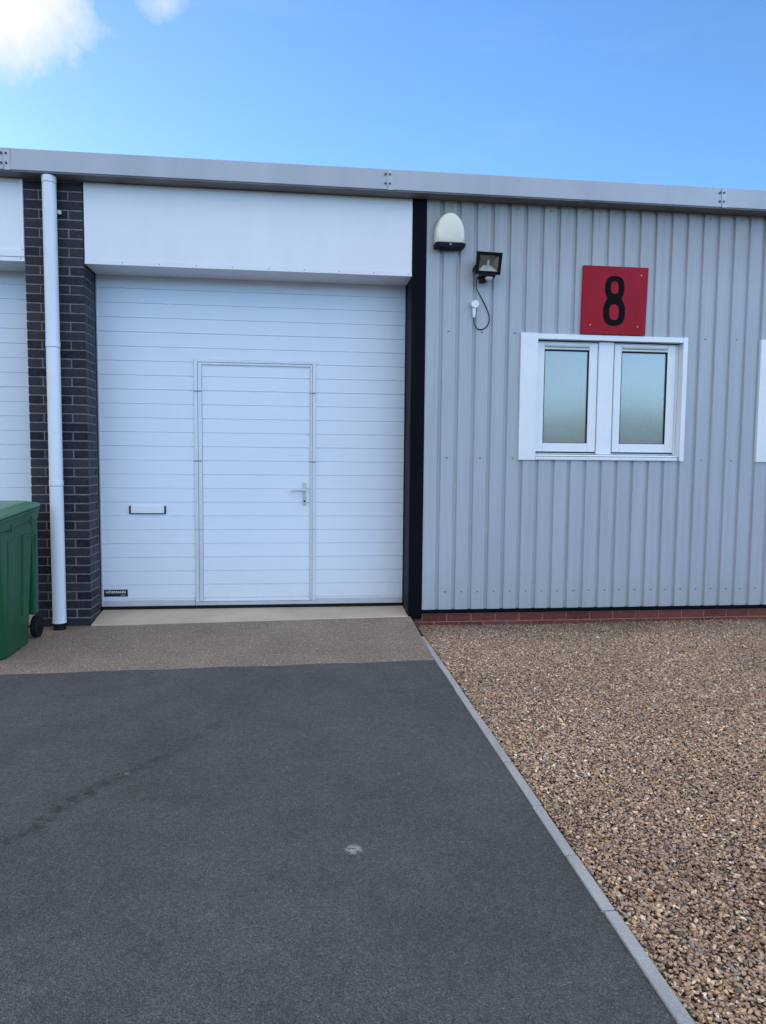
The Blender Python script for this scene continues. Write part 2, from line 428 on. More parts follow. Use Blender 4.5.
# --- lintel panels over the doors
def lintel(x0, x1, framed):
    m = MB()
    m.box(x0, x1, .003, .03, OZ + .034, WALL_TOP - .002)
    if framed:
        m.box(x1 - .028, x1 - .001, -.008, .0028, OZ + .092, WALL_TOP - .003)   # right frame bead
        m.box(x0, x1 - .0285, -.008, .0028, WALL_TOP - .03, WALL_TOP - .003)
        m.box(x0, x1, -.010, .0028, OZ + .034, OZ + .090)
    o = m.build('lintel_panel', M['white'], B, bevel=.0015)
    m = MB(); m.box(x0, x1, -.004, .034, OZ - .002, OZ + .032); m.box(x0, x1, .0345, DY - .005, OZ - .002, OZ + .012)
    m.mi = 1
    x = x1 - .03
    while x > x0:
        m.cyl((x, -.0055, OZ + .017), .0045, .003, 'y', 8); x -= .30
    m.build('lintel_trim', [M['white'], M['rivet']], o, bevel=.0015)
lintel(OX0 + .004, OX1 - .003, False)
lintel(-4.98, PX0 - .002, True)

# --- sectional garage doors
def slats(m, x0, x1, z0, z1, y=DY, grid=.2500):
    """shallow horizontal ribs every 125 mm, a deeper joint every 500 mm"""
    zs = []; z = grid - .125 * 4
    while z < z1 + .2:
        zs.append(z); z += .1255
    prof = [(y, z0)]
    for i, z in enumerate(zs):
        if z0 + .01 < z < z1 - .01:
            deep = (i - 2) % 4 == 0
            g = .0078 if not deep else .0088; d = .0085 if not deep else .010
            prof += [(y, z - g * .55), (y + d, z - g * .35), (y + d, z + g * .3), (y - .0005, z + g * .8), (y, z + .02)]
    prof.append((y, z1)); 
    m.sheet(prof, x0, x1, 'x')
def garage_door(x0, x1, wicket):
    m = MB()
    if wicket:
        slats(m, x0, -.952, .112, 3.03); slats(m, .140, x1, .112, 3.03); slats(m, -.952, .140, 2.292, 3.03)
    else: slats(m, x0, x1, .112, 3.03)
    # closing edges so the leaf has thickness
    m.box(x0, x1, DY + .012, DY + .045, .06, 3.03)
    D = m.build('garage_door', M['door'], B)
    m = MB()
    if wicket: m.box(x0, -.958, DY - .004, DY + .011, .060, .111); m.box(.146, x1, DY - .004, DY + .011, .060, .111); m.box(-.957, .145, DY - .004, DY + .011, .060, .092)
    else: m.box(x0, x1, DY - .004, DY + .011, .060, .111)
    m.build('bottom_rail', M['silver'], D, bevel=.002)
    m = MB(); m.box(x0, x1, DY + .001, DY + .02, .03, .059); m.build('rubber_seal', M['blackgap'], D)
    m = MB(); m.box(x0 - .022, x0 - .002, DY - .045, DY + .03, .03, 3.01)
    m.build('guide_rail', M['blackgap'], D)
    return D
D1 = garage_door(OX0 - .008, OX1 - .006, True)
D1['label'] = 'white garage door with a pedestrian door set in it'
m = MB(); m.box(OX0 - .007, OX0 + .004, DY - .012, DY - .001, .062, 3.0); m.build('edge_trim', M['silver'], D1, bevel=.001)
D2 = garage_door(-4.96, PX0 - .02, False)
D2['label'] = 'white garage door of the neighbouring unit, mostly out of view'
# wicket door
m = MB(); slats(m, -.880, .086, .100, 2.245); W = m.build('wicket_door', M['door'], D1)
W['label'] = 'pedestrian door set in the garage door'
def frame_bar(name, x0, x1, z0, z1, y0, cuts=(), mat='silver', par=D1):
    m = MB(); zc = [z0] + [c for c in cuts if z0 < c < z1] + [z1]
    for a, b in zip(zc, zc[1:]): m.box(x0, x1, y0, DY + .010, a + (.002 if a != z0 else 0), b - (.002 if b != z1 else 0))
    return m.build(name, M[mat], par, bevel=.002)
J = [.755, 1.382, 2.007]
m = MB()
def bars(m, x0, x1, z0, z1, y0, cuts):
    zc = [z0] + [c for c in cuts if z0 < c < z1] + [z1]
    for a, b in zip(zc, zc[1:]): m.box(x0, x1, y0, DY + .010, a + (.003 if a != z0 else 0), b - (.003 if b != z1 else 0))
bars(m, -.952, -.9185, .093, 2.295, DY - .010, J); bars(m, .1078, .140, .093, 2.295, DY - .010, J)
m.box(-.918, .1075, DY - .010, DY + .01, 2.266, 2.290)
m.build('wicket_frame', M['wframe'], D1, bevel=.002)
m = MB()
bars(m, -.9155, -.882, .100, 2.262, DY - .013, J); bars(m, .088, .105, .100, 2.262, DY - .013, J)
m.box(-.8815, .0875, DY - .013, DY + .01, 2.243, 2.262); m.box(-.8815, .0875, DY - .008, DY + .01, .095, .106)
m.build('wicket_edging', M['wframe'], D1, bevel=.002)
for z in J[1:]:   # dark hinges on section joints
    for a, b in ((-.95, -.885), (.090, .138)): m = MB(); m.box(a, b, DY - .0155, DY - .0132, z - .005, z + .004); m.build('hinge', M['screw'], D1)
# lever handle
m = MB(); m.box(.022, .052, DY - .012, DY - .001, .985, 1.192); m.mi = 1; m.cyl((.037, DY - .014, 1.02), .009, .003, 'y', 12)
H = m.build('door_handle', [M['lever'], M['black']], D1, bevel=.003)
m = MB(); m.cyl((.037, DY - .055, 1.122), .010, .045, 'y', 12); m.tube([(.045, DY - .055, 1.122), (.0, DY - .058, 1.122), (-.05, DY - .056, 1.120), (-.082, DY - .046, 1.118)], .0095, 10)
m.build('lever', M['lever'], D1, smooth=True)
# recessed grip plate: white plate in black shell
m = MB(); x0, x1, z0, z1 = -1.528, -1.208, .898, .978
m.box(x0, x0 + .014, DY - .014, DY + .0, z0 + .006, z1 - .004); m.box(x1 - .014, x1, DY - .014, DY + .0, z0 + .006, z1 - .004); m.box(x0 + .008, x1 - .008, DY - .014, DY, z0 + .002, z0 + .0085)
G = m.build('grip_handle', M['black'], D1, bevel=.004)
m = MB(); m.box(x0 + .0145, x1 - .0145, DY - .011, DY - .001, z0 + .0095, z1 - .002); m.build('grip_plate', M['upvc'], D1, bevel=.002)
# maker's plate with lettering
m = MB(); m.box(-1.762, -1.554, DY - .004, DY - .001, .150, .214); P_ = m.build('maker_plate', M['label'], D1, bevel=.0008)
def text(body, size, loc, mat, parent, name, sx=1, ext=.0006):
    cu = bpy.data.curves.new(name, 'FONT'); cu.body = body; cu.size = size; cu.align_x = 'CENTER'; cu.align_y = 'CENTER'; cu.extrude = ext; cu.offset = size * .018
    t = bpy.data.objects.new(name, cu); C.objects.link(t)
    dg = bpy.context.evaluated_depsgraph_get(); dg.update()
    me = bpy.data.meshes.new_from_object(t.evaluated_get(dg)); bpy.data.objects.remove(t)
    for v in me.vertices: v.co = Vector((v.co.x * sx + loc[0], -v.co.z + loc[1], v.co.y + loc[2]))
    me.materials.clear(); me.materials.append(mat)
    bm = bmesh.new(); bm.from_mesh(me); bmesh.ops.recalc_face_normals(bm, faces=bm.faces); bm.to_mesh(me); bm.free()
    o = bpy.data.objects.new(name, me); C.objects.link(o); o.parent = parent
    o.matrix_parent_inverse = Matrix.Translation(-Vector(ORG.get(parent.name, (0, 0, 0)))); return o
text('HÖRMANN', .031, (-1.658, DY - .0048, .190), M['labelw'], D1, 'plate_lettering', 1.1)
m = MB(); m.box(-1.615, -1.575, DY - .0048, DY - .0042, .163, .166); m.build('plate_rule', M['labelw'], D1)
# concrete threshold under the door
def thr(a, b):
    m = MB(); zl = -.020 if a < -1 else 0
    m.loft([[(a, -.012, zl - .15), (a, -.012, zl), (a, DY + .03, .032), (a, DY + .03, -.15)], [(b, -.012, -.12), (b, -.012, .008), (b, DY + .03, .030), (b, DY + .03, -.15)]])
    m.build('threshold', M['threshold'], B, bevel=.004)
thr(OX0 - .002, OX1 + .0); thr(-4.98, PX0)

# --- fascia, straps, soffit, roof
m = MB(); YF = -.15
m.loft([[(x, YF, 3.668), (x, YF + .006, 3.834), (x, YF + .05, 3.845), (x, YF + .05, 3.80), (x, YF + .012, 3.80), (x, YF + .006, 3.668)] for x in (BX0 - .15, BX1 + .15)])
F_ = m.build('fascia', M['fascia'], B, bevel=.003)
for xj in (-8.30, -5.31, -2.325, .725, 3.705, 6.69):
    m = MB(); m.box(xj - .004, xj + .045, YF - .0016, YF - .0003, 3.664, 3.832); m.mi = 1
    for dx in (-.020, .016):
        for z in (3.715, 3.79): m.cyl((xj + dx, YF - .0055, z), .0095, .0045, 'y', 10)
    m.box(xj - .0015, xj + .0015, YF - .0032, YF - .0025, 3.664, 3.705)
    m.build('joint_strap', [M['strap'], M['rivet']], F_)
m = MB(); m.box(BX0 - .1, BX1 + .1, YF + .007, .30, 3.657, 3.672); m.build('soffit', M['soffit'], B)
m = MB()
m.loft([[(x, YF + .05, 3.80), (x, YF + .05, 3.838), (x, 6.0, 4.35), (x, 12.0, 3.84), (x, 12, 3.75), (x, 6.0, 4.3)] for x in (BX0 - .15, BX1 + .15)])
m.build('roof', M['roof'], B)

# --- windows
def window():
    """white surround, two casements with obscured panes; built at its own place, copied for the next one"""
    T = bpy.data.objects.new('window', None)
    x0, x1, z0, z1 = 1.945, 3.516, 1.418, 2.543; ix0, ix1 = 2.102, 3.474
    m = MB()
    m.box(x0, ix0, -.018, .02, z0, z1 + .004)                        # broad left flashing
    m.box(ix0 + .0005, ix1, -.014, .06, z1 - .045, z1)               # head
    m.box(ix1 + .0005, x1, -.018, .02, z0, z1 + .002)                # right
    m.box(ix1 - .002, ix1 + .0, .0, .10, z0 + .05, z1 - .05)
    m.box(ix0, ix0 + .0015, .0, .10, z0 + .05, z1 - .05)
    Wf = m.build('window', M['upvc'], B, bevel=.0025)
    yf = .048
    m = MB(); m.box(ix0 + .001, ix1 - .022, -.022, .03, z0 + .003, z0 + .032); m.box(ix0 + .002, ix1 - .003, .010, .09, z0 + .036, z0 + .052)
    m.build('sill', M['upvc'], Wf, bevel=.003)
    a0, a1, b0, b1 = 2.120, 2.688, 2.848, 3.440      # casements
    m = MB()
    zt, zb = z1 - .052, z0 + .056
    m.box(2.693, 2.834, yf - .012, yf + .05, zb, zt); m.box(ix0 + .003, ix1 - .003, yf + .02, yf + .06, zb, zb + .03); m.box(ix0 + .003, ix1 - .003, yf + .02, yf + .06, zt - .02, zt)
    m.box(ix1 - .028, ix1 - .004, yf + .01, yf + .05, zb, zt)
    m.build('frame', M['upvc'], Wf, bevel=.0025)
    m = MB(); m.box(ix0 + .004, ix1 - .004, .0095, .06, z0 + .0324, z0 + .0359); m.build('sill_gap', M['return'], Wf)
    m = MB(); m.box(ix0 + .004, 2.688, yf + .008, yf + .0199, zb + .012, zb + .0205); m.box(2.835, ix1 - .03, yf + .008, yf + .0199, zb + .012, zb + .0205); m.build('casement_gap', M['return'], Wf)
    m = MB(); m.box(ix0 + .002, ix1 - .002, yf + .052, yf + .062, zb + .001, zt - .001); m.build('gasket', M['blackgap'], Wf)
    for a, b in ((a0, a1), (b0, b1)):
        c0, c1 = zb + .022, zt - .012; w = .068; g0, g1 = c0 + .078, c1 - .062
        m = MB()
        m.box(a, a + w, yf, yf + .045, c0, c1); m.box(b - w - .012, b, yf, yf + .045, c0, c1)
        m.box(a + w + .0003, b - w - .0123, yf, yf + .045, c0, g0); m.box(a + w + .0003, b - w - .0123, yf, yf + .045, g1, c1)
        m.build('casement', M['upvc'], Wf, bevel=.005, seg=3)
        m = MB()
        ga, gb = a + w, b - w - .012
        m.box(ga, ga + .007, yf + .006, yf + .03, g0, g1); m.box(gb - .007, gb, yf + .006, yf + .03, g0, g1); m.box(ga + .0072, gb - .0072, yf + .006, yf + .03, g0, g0 + .005); m.box(ga + .0072, gb - .0072, yf + .006, yf + .03, g1 - .012, g1)
        m.build('glazing_seal', M['return'], Wf)
        m = MB(); m.box(ga + .004, gb - .004, yf + .020, yf + .030, g0 + .002, g1 - .002); m.build('pane', M['glass'], Wf)
        m = MB(); m.box(a + .075, b - .085, yf - .018, yf - .0005, g1 + .020, g1 + .038); m.build('trickle_vent', M['beige'], Wf, bevel=.004)
    return Wf
W1 = window(); W1['label'] = 'white window with two casements below the red sign'
# the next window along, of which only the edge of the surround is in view
W2 = W1.copy(); C.objects.link(W2); W2.location.x += 2.288; W2['label'] = 'next white window, only its left edge in view'
for ch in list(W1.children):
    c = ch.copy(); C.objects.link(c); c.parent = W2

# ------------------------------------------------------------------ things fixed to the building
# downpipe
px, py = -2.010, -.085
DP = thing('downpipe', 'round white plastic downpipe in front of the dark brick pier', 'drainpipe', (px, py, -.04))
m = MB(); m.cyl((px, py, .030), .0535, 3.60, 'z', 40); m.build('pipe', M['pipe'], DP, smooth=True)
for z, h in ((3.60, .052), (2.30, .045), (1.168, .045)):
    m = MB(); m.cyl((px, py, z), .0562, h, 'z', 40); m.mi = 1; m.cyl((px, py, z - .0045), .0545, .004, 'z', 40); m.build('collar', [M['pipe'], M['soffit']], DP, bevel=.002)
m = MB(); m.cyl((px, py, -.12), .050, .155, 'z', 32); m.build('drain_socket', M['blackgap'], DP, smooth=True)
m = MB(); m.cyl((px, py, .018), .0565, .020, 'z', 40, .0545); m.build('pipe_foot', M['pipe'], DP, bevel=.002)
# little white fixing by the pipe
m = MB(); m.cyl((-1.955, -.03, 3.395), .016, .028, 'y', 16, .013); m.cyl((-1.955, -.034, 3.395), .008, .004, 'y', 12)
o = m.build('pipe_stub', M['upvc'], None, smooth=True); tag(o, 'tiny round white stub sticking out of the brick pier beside the downpipe', 'pipe stub')

# alarm bell box
bx, bz = 1.276, 3.245
AB = thing('alarm_box', 'cream dome-shaped alarm bell box with dark base on grey cladding', 'alarm box', (bx, 0, bz))
def dome(hw, h, k=18):
    pts = [(-hw, 0), (-hw, .07)]
    for i in range(1, k):
        a = math.pi * i / k; pts.append((-hw * math.cos(a) * (1 - .05 * math.sin(a) ** 2), .07 + (h - .07) * math.sin(a) ** .92))
    return pts + [(hw, .07), (hw, 0)]
def domering(hw, h, y, z0=0, x0=0): return [(bx + x0 + p[0], y, bz + z0 + p[1]) for p in dome(hw, h)]
m = MB(); m.loft([domering(.134, .262, -.004, .025), domering(.134, .262, -.055, .025), domering(.129, .255, -.062, .025)]); m.build('side_shell', M['bellside'], AB, bevel=.003, ang=50)
m = MB(); m.loft([domering(.124, .252, -.0625, .027), domering(.121, .249, -.098, .027), domering(.113, .238, -.108, .030), domering(.098, .216, -.112, .036)]); m.build('front_cover', M['bellw'], AB, smooth=True)
m = MB(); m.prism([(bx - .134, bz + .024), (bx + .134, bz + .024), (bx + .131, bz - .006), (bx + .05, bz - .016), (bx - .05, bz - .016), (bx - .131, bz - .006)], 'y', -.108, -.006); m.build('base', M['bellb'], AB, bevel=.004)
m = MB(); m.cyl((bx, -.112, bz + .010), .010, .006, 'y', 12); m.build('indicator', M['screw'], AB, smooth=True)

# floodlight
FL = thing('floodlight', 'black square floodlight with sensor on grey cladding beside the alarm box', 'floodlight', (1.6, 0, 3.08))
fc = Vector((1.605, -.15, 3.098)); tilt = Matrix.Rotation(R(-9), 3, 'X') @ Matrix.Rotation(R(0), 3, 'Z')
rot = Matrix.Rotation(R(1.5), 3, 'Y')
def FT(p): return fc + rot @ (Matrix.Rotation(R(14), 3, 'X') @ Vector(p))   # lamp leans down a little
def rectring(w, h, y, top=1.0): return [FT((-w * .97, y, -h)), FT((w * .97, y, -h)), FT((w * top, y, h)), FT((-w * top, y, h))]
m = MB(); w, h = .104, .083
m.loft([rectring(w + .008, h + .008, 0), rectring(w + .008, h + .008, .022), rectring(w - .004, h - .004, .03), rectring(w * .55, h * .5, .095)], cap=False)
m.bm.faces.new([m.bm.verts.new(p) for p in rectring(w * .55, h * .5, .0955)])
m.loft([rectring(w + .008, h + .008, 0), rectring(w - .018, h - .018, 0), rectring(w - .020, h - .020, .010)], cap=False)
m.build('housing', M['black'], FL, bevel=.002)
m = MB(); q = rectring(w - .020, h - .020, .010); bk = rectring(.030, .014, .060)
bv = [m.bm.verts.new(p) for p in q + bk]
for i, mi in ((0, 1), (1, 0), (2, 0), (3, 0)):
    j = (i + 1) % 4; m.mi = mi; m.face([bv[i], bv[j], bv[4 + j], bv[4 + i]])
m.mi = 0; m.face(bv[4:8])
m.build('reflector', [M['refl_shade'], M['refl']], FL)
m = MB(); m.tube([FT((0, .03, -.016)), FT((.0, .03, .028))], .008, 8); m.build('bulb', M['refl'], FL, smooth=True)
m = MB(); q = rectring(w - .0205, h - .0205, .004); q2 = rectring(w - .0205, h - .0205, .007); m.loft([q, q2]); m.build('lens', M['lens'], FL)
m = MB(); m.box(1.515, 1.69, -.010, -.001, 3.06, 3.12); m.box(1.495, 1.503, -.13, -.002, 3.055, 3.085); m.box(1.700, 1.706, -.13, -.002, 3.055, 3.085); m.cyl((1.483, -.125, 3.07), .015, .012, 'x', 12); m.build('bracket', M['black'], FL, bevel=.002)
m = MB(); m.box(1.535, 1.665, -.15, -.03, 2.985, 3.012); m.box(1.545, 1.60, -.12, -.04, 2.950, 2.985); m.build('sensor_body', M['black'], FL, bevel=.004)
m = MB()
rings = []
for i in range(7):
    a = math.pi / 2 * i / 6; rr = .034 * math.cos(a) + .0005; rings.append([(1.612 + rr * math.cos(t * math.pi / 10), -.125 + rr * .9 * math.sin(t * math.pi / 10), 2.984 - .034 * math.sin(a)) for t in range(20)])
m.loft(rings); m.build('sensor_eye', M['bellside'], FL, smooth=True)
# cable from the floodlight down to the white outlet
pts = [(1.527, -.05, 3.00), (1.527, -.03, 2.96), (1.535, -.012, 2.91), (1.572, -.008, 2.85), (1.612, -.008, 2.78), (1.645, -.008, 2.71), (1.655, -.008, 2.65), (1.640, -.008, 2.60), (1.605, -.008, 2.568), (1.565, -.008, 2.562), (1.532, -.010, 2.585), (1.515, -.014, 2.62), (1.512, -.02, 2.66)]
def smoothp(P, n=6):
    P = [Vector(p) for p in P]; out = []
    for i in range(len(P) - 1):
        p0, p1, p2, p3 = P[max(i - 1, 0)], P[i], P[i + 1], P[min(i + 2, len(P) - 1)]
        for k in range(n):
            t = k / n; out.append(.5 * ((2 * p1) + (-p0 + p2) * t + (2 * p0 - 5 * p1 + 4 * p2 - p3) * t * t + (-p0 + 3 * p1 - 3 * p2 + p3) * t ** 3))
    return out + [P[-1]]
m = MB(); m.tube(smoothp(pts), .0042, 8); o = m.build('cable', M['black'], None, smooth=True)
tag(o, 'thin black cable looping from the floodlight to a white socket', 'cable')
JB = thing('cable_outlet', 'small round white cable outlet below the floodlight', 'cable outlet', (1.518, 0, 2.77))
m = MB(); m.cyl((1.518, -.040, 2.775), .034, .039, 'y', 28); m.build('round_box', M['upvc'], JB, bevel=.004)
m = MB(); m.cyl((1.513, -.02, 2.69), .015, .052, 'z', 16); m.cyl((1.513, -.02, 2.662), .012, .03, 'z', 16, .014); m.build('gland', M['upvc'], JB, smooth=True)

# number sign
SG = thing('number_sign', 'square red sign with a black number eight above the white window', 'sign', (2.8, 0, 2.55))
m = MB(); m.prism([(2.492, 2.550), (3.096, 2.550), (3.108, 3.150), (2.500, 3.150)], 'y', -.026, -.004)
m.mi = 1
for x, z in ((3.04, 3.08), (2.575, 2.63), (3.02, 2.625)): m.cyl((x, -.0285, z), .006, .0025, 'y', 10)
m.build('board', [M['red'], M['beige']], SG, bevel=.0015)
cu = bpy.data.curves.new('numeral', 'CURVE'); cu.dimensions = '2D'; cu.fill_mode = 'BOTH'; cu.extrude = .002
def poly(pts):
    s = cu.splines.new('POLY'); s.points.add(len(pts) - 1); s.use_cyclic_u = True
    for q, p in zip(s.points, pts): q.co = (p[0], p[1], 0, 1)
def sup(cx, cy, a, b, e, t): # superellipse point
    c_, s_ = math.cos(t), math.sin(t); return (cx + a * math.copysign(abs(c_) ** (2 / e), c_), cy + b * math.copysign(abs(s_) ** (2 / e), s_))
n_ = 40; out = []
T_, B_ = (0, .118, .089, .108, 2.5), (0, -.098, .101, .125, 2.6)
top = [sup(*T_, -R(30) + (math.pi + R(60)) * i / n_) for i in range(n_ + 1)]
bot = [sup(*B_, math.pi - R(38) + (math.pi + R(76)) * i / n_) for i in range(n_ + 1)]
poly(top + [(-.066, .024)] + bot + [(.066, .024)])
poly([sup(0, .122, .038, .058, 2.6, 2 * math.pi * i / n_) for i in range(n_)]); poly([sup(0, -.100, .047, .073, 2.6, 2 * math.pi * i / n_) for i in range(n_)])
t = bpy.data.objects.new('numeral', cu); C.objects.link(t)
dg = bpy.context.evaluated_depsgraph_get(); dg.update(); me = bpy.data.meshes.new_from_object(t.evaluated_get(dg)); bpy.data.objects.remove(t)
for v in me.vertices: v.co = Vector((v.co.x + 2.795, -v.co.z - .0285, v.co.y * .975 + 2.846))
me.materials.clear(); me.materials.append(M['ink'])
o = bpy.data.objects.new('numeral', me); C.objects.link(o); o.parent = SG; o.matrix_parent_inverse = Matrix.Translation((-2.8, 0, -2.55))

# ------------------------------------------------------------------ wheelie bin
BN = thing('wheelie_bin', 'green plastic wheelie bin with closed lid beside the white downpipe', 'bin', (-2.35, -.75, -.045))
def rr(cx, cy, hx, hy, rad, z, k=5):
    pts = []
    for sx, sy, a0 in ((1, 1, 0), (-1, 1, 90), (-1, -1, 180), (1, -1, 270)):
        for i in range(k + 1):
            a = R(a0 + 90 * i / k); pts.append((cx + sx * (hx - rad) + rad * math.cos(a), cy + sy * (hy - rad) + rad * math.sin(a), z))
    return pts
bcx = -2.345
def body_ring(z, sl=0.0):
    t = (z + .04) / .95
    hx = .243 + .027 * t; y0 = -1.01 - .12 * t; y1 = -.465 + .075 * min(1, t * 1.0)
    r_ = rr(bcx, (y0 + y1) / 2, hx, (y1 - y0) / 2, .085, z)
    return [(x, y, zz + sl * (y + .76)) for x, y, zz in r_]
m = MB(); m.loft([body_ring(z) for z in (-.035, -.02)] + [body_ring(z) for z in (.10, .2, .3, .45, .6, .75)] + [body_ring(.895, .05)])
BD = m.build('body', M['green'], BN, smooth=True)
# raised ribs / panel on the visible side, wheel arch block
m = MB()
def sidex(z): return bcx + .243 + .027 * (z + .04) / .95
for (ya, yb) in ((-.66, -.635), (-.42, -.40)):
    m.loft([[(sidex(z) - .01, ya, z), (sidex(z) + .009, ya + .004, z), (sidex(z) + .009, yb - .004, z), (sidex(z) - .01, yb, z)] for z in (.20, .80)])
m.loft([[(sidex(z) - .01, -.66, z), (sidex(z) + .009, -.656, z), (sidex(z) + .009, -.41, z), (sidex(z) - .01, -.40, z)] for z in (.79, .815)])
m.loft([[(sidex(z) - .012, -.945, z), (sidex(z) + .006, -.93, z), (sidex(z) + .006, -.82, z), (sidex(z) - .012, -.80, z)] for z in (-.03, .80)])
m.build('rib', M['green'], BN, bevel=.005)
m = MB(); m.loft([[(bcx - .24, -.45, z), (bcx + .243 + .025, -.45, z), (bcx + .243 + .025, y, z), (bcx - .24, y, z)] for z, y in ((.165, -.36), (.30, -.345), (.93, -.335))]); m.build('rear_housing', M['green'], BN, bevel=.012)
# collar (rim) sloping down to the front, with the lip
def rim(hx, y0, y1, z, sl=.06, rad=.06):
    return [(x, y, zz + sl * (y + .76)) for x, y, zz in rr(bcx, (y0 + y1) / 2, hx, (y1 - y0) / 2, rad, z)]
m = MB(); m.loft([rim(.272, -1.142, -.345, 0.892), rim(.286, -1.16, -.33, 0.902), rim(.290, -1.166, -.325, 0.959), rim(.297, -1.175, -.318, 0.966), rim(.297, -1.175, -.318, 0.987), rim(.288, -1.165, -.325, 0.994)])
m.build('rim', M['green'], BN, smooth=True)
for y in (-.90, -.52):
    m = MB(); z = .922 + .06 * (y + .76); m.box(bcx + .285, bcx + .2935, y - .018, y + .018, z - .05, z + .012); m.build('rim_lug', M['green'], BN, bevel=.003)
m = MB()
m.loft([rim(.300, -1.185, -.318, 0.996), rim(.300, -1.185, -.318, 1.012), rim(.290, -1.17, -.33, 1.022), rim(.262, -1.13, -.38, 1.025), rim(.245, -1.10, -.42, 1.043), rim(.225, -1.06, -.44, 1.047)])
m.build('lid', M['greenlid'], BN, smooth=True)
m = MB(); m.tube([(bcx - .24, -.285, 1.02), (bcx + .24, -.285, 1.02)], .014, 12)
for sx in (-.22, 0, .22): m.box(bcx + sx - .02, bcx + sx + .02, -.33, -.275, 1.0, 1.035)
m.build('handle_bar', M['green'], BN, bevel=.003)
for sx in (-1, 1):
    m = MB(); cx = bcx + sx * .240
    m.cyl((cx - .026, -.335, .050), .088, .052, 'x', 36); w_ = m.build('wheel', M['tyre'], BN, bevel=.010, seg=3)
    m = MB(); m.cyl((cx + sx * .026 - .003, -.335, .050), .050, .008, 'x', 24); m.build('hub', M['black'], w_, bevel=.002)
m = MB(); m.cyl((bcx - .24, -.335, .050), .011, .48, 'x', 12); m.build('axle', M['screw'], BN, smooth=True)

# ------------------------------------------------------------------ ground
def grid(name, mat, pts_fn, nx, ny):
    m = MB(); v = [[m.bm.verts.new(pts_fn(i / nx, j / ny)) for i in range(nx + 1)] for j in range(ny + 1)]
    for j in range(ny):
        for i in range(nx): m.face([v[j][i], v[j][i + 1], v[j + 1][i + 1], v[j + 1][i]])
    o = m.build(name, mat); 
    for p in o.data.polygons: p.use_smooth = True
    return struct(o)
# yard to the horizon
m = MB(); m.face([m.bm.verts.new(p) for p in ((-900, -900, -.16), (900, -900, -.16), (900, 900, -.16), (-900, 900, -.16))]); struct(m.build('ground', M['earth']))
KX0, KX1 = .982, 1.026
edge = lambda x: -1.185 + (x - 1.0) * .035
def wig(x): return .008 * math.sin(x * 9) + .006 * math.sin(x * 23 + 1)
grid('tarmac_forecourt', M['tarmac'], lambda u, v: ((-30 + 30.98 * (u ** .35)) if True else 0, (1 - v) * -40 + v * (edge(-30 + 30.98 * (u ** .35)) + wig(-30 + 30.98 * u ** .35)), -.060), 60, 1)
def ap(u, v):
    x = -9 + (KX0 + 9) * u ** .6; y0 = edge(x) - .02; y = y0 * (1 - v) + .0 * v + (.5 if v == 1 else 0) * 0
    y = y0 + (.02 - y0) * v
    zt = (-.034 + (x + 1.78) * .014) if x > -1.9 else -.036
    z = -.0575 + (zt + .0575) * max(0, (v - .05)) / .95
    if v == 0: z = -.064
    return (x, y, z)
grid('apron', M['apron'], ap, 40, 20)
# strip of apron that runs on beyond the kerb's end, up against the wall
# kerb edging, joints every half metre or so
m = MB(); ys = [-.50, -.82, -1.38, -1.85, -2.41, -2.98, -3.42, -3.81, -4.14, -4.75, -5.5, -6.4, -7.3, -8.2, -9.1, -10.0, -11.0, -12.0]
for a, b in zip(ys, ys[1:]):
    dx = random.uniform(-.003, .003); dz = random.uniform(-.002, .002)
    m.box(KX0 + .001 + dx, KX1 + dx, b + .0035, a - .0035, -.2, -.052 + dz)
struct(m.build('kerb', M['kerb'], bevel=.005))
# gravel bed
def gz(x, y): return -.093 + .022 * min(1, max(0, -y - .05) / 1.2) + .004 * math.sin(x * 2.1 + y) + .004 * math.sin(y * 3.3 + 1 - x)
def gp(u, v):
    x = 1.028 + (9.5 - 1.028) * u ** 1.3; y = .004 - 7.4 * v; return (x, y, gz(x, y))
gb = grid('gravel_bed', M['gravelbase'], gp, 70, 60)
m = MB(); m.face([m.bm.verts.new(p) for p in ((1.03, -12, -.095), (30, -12, -.095), (30, .0, -.095), (1.03, .0, -.095))]); 
struct(m.build('gravel_ground', M['gravelbase']))
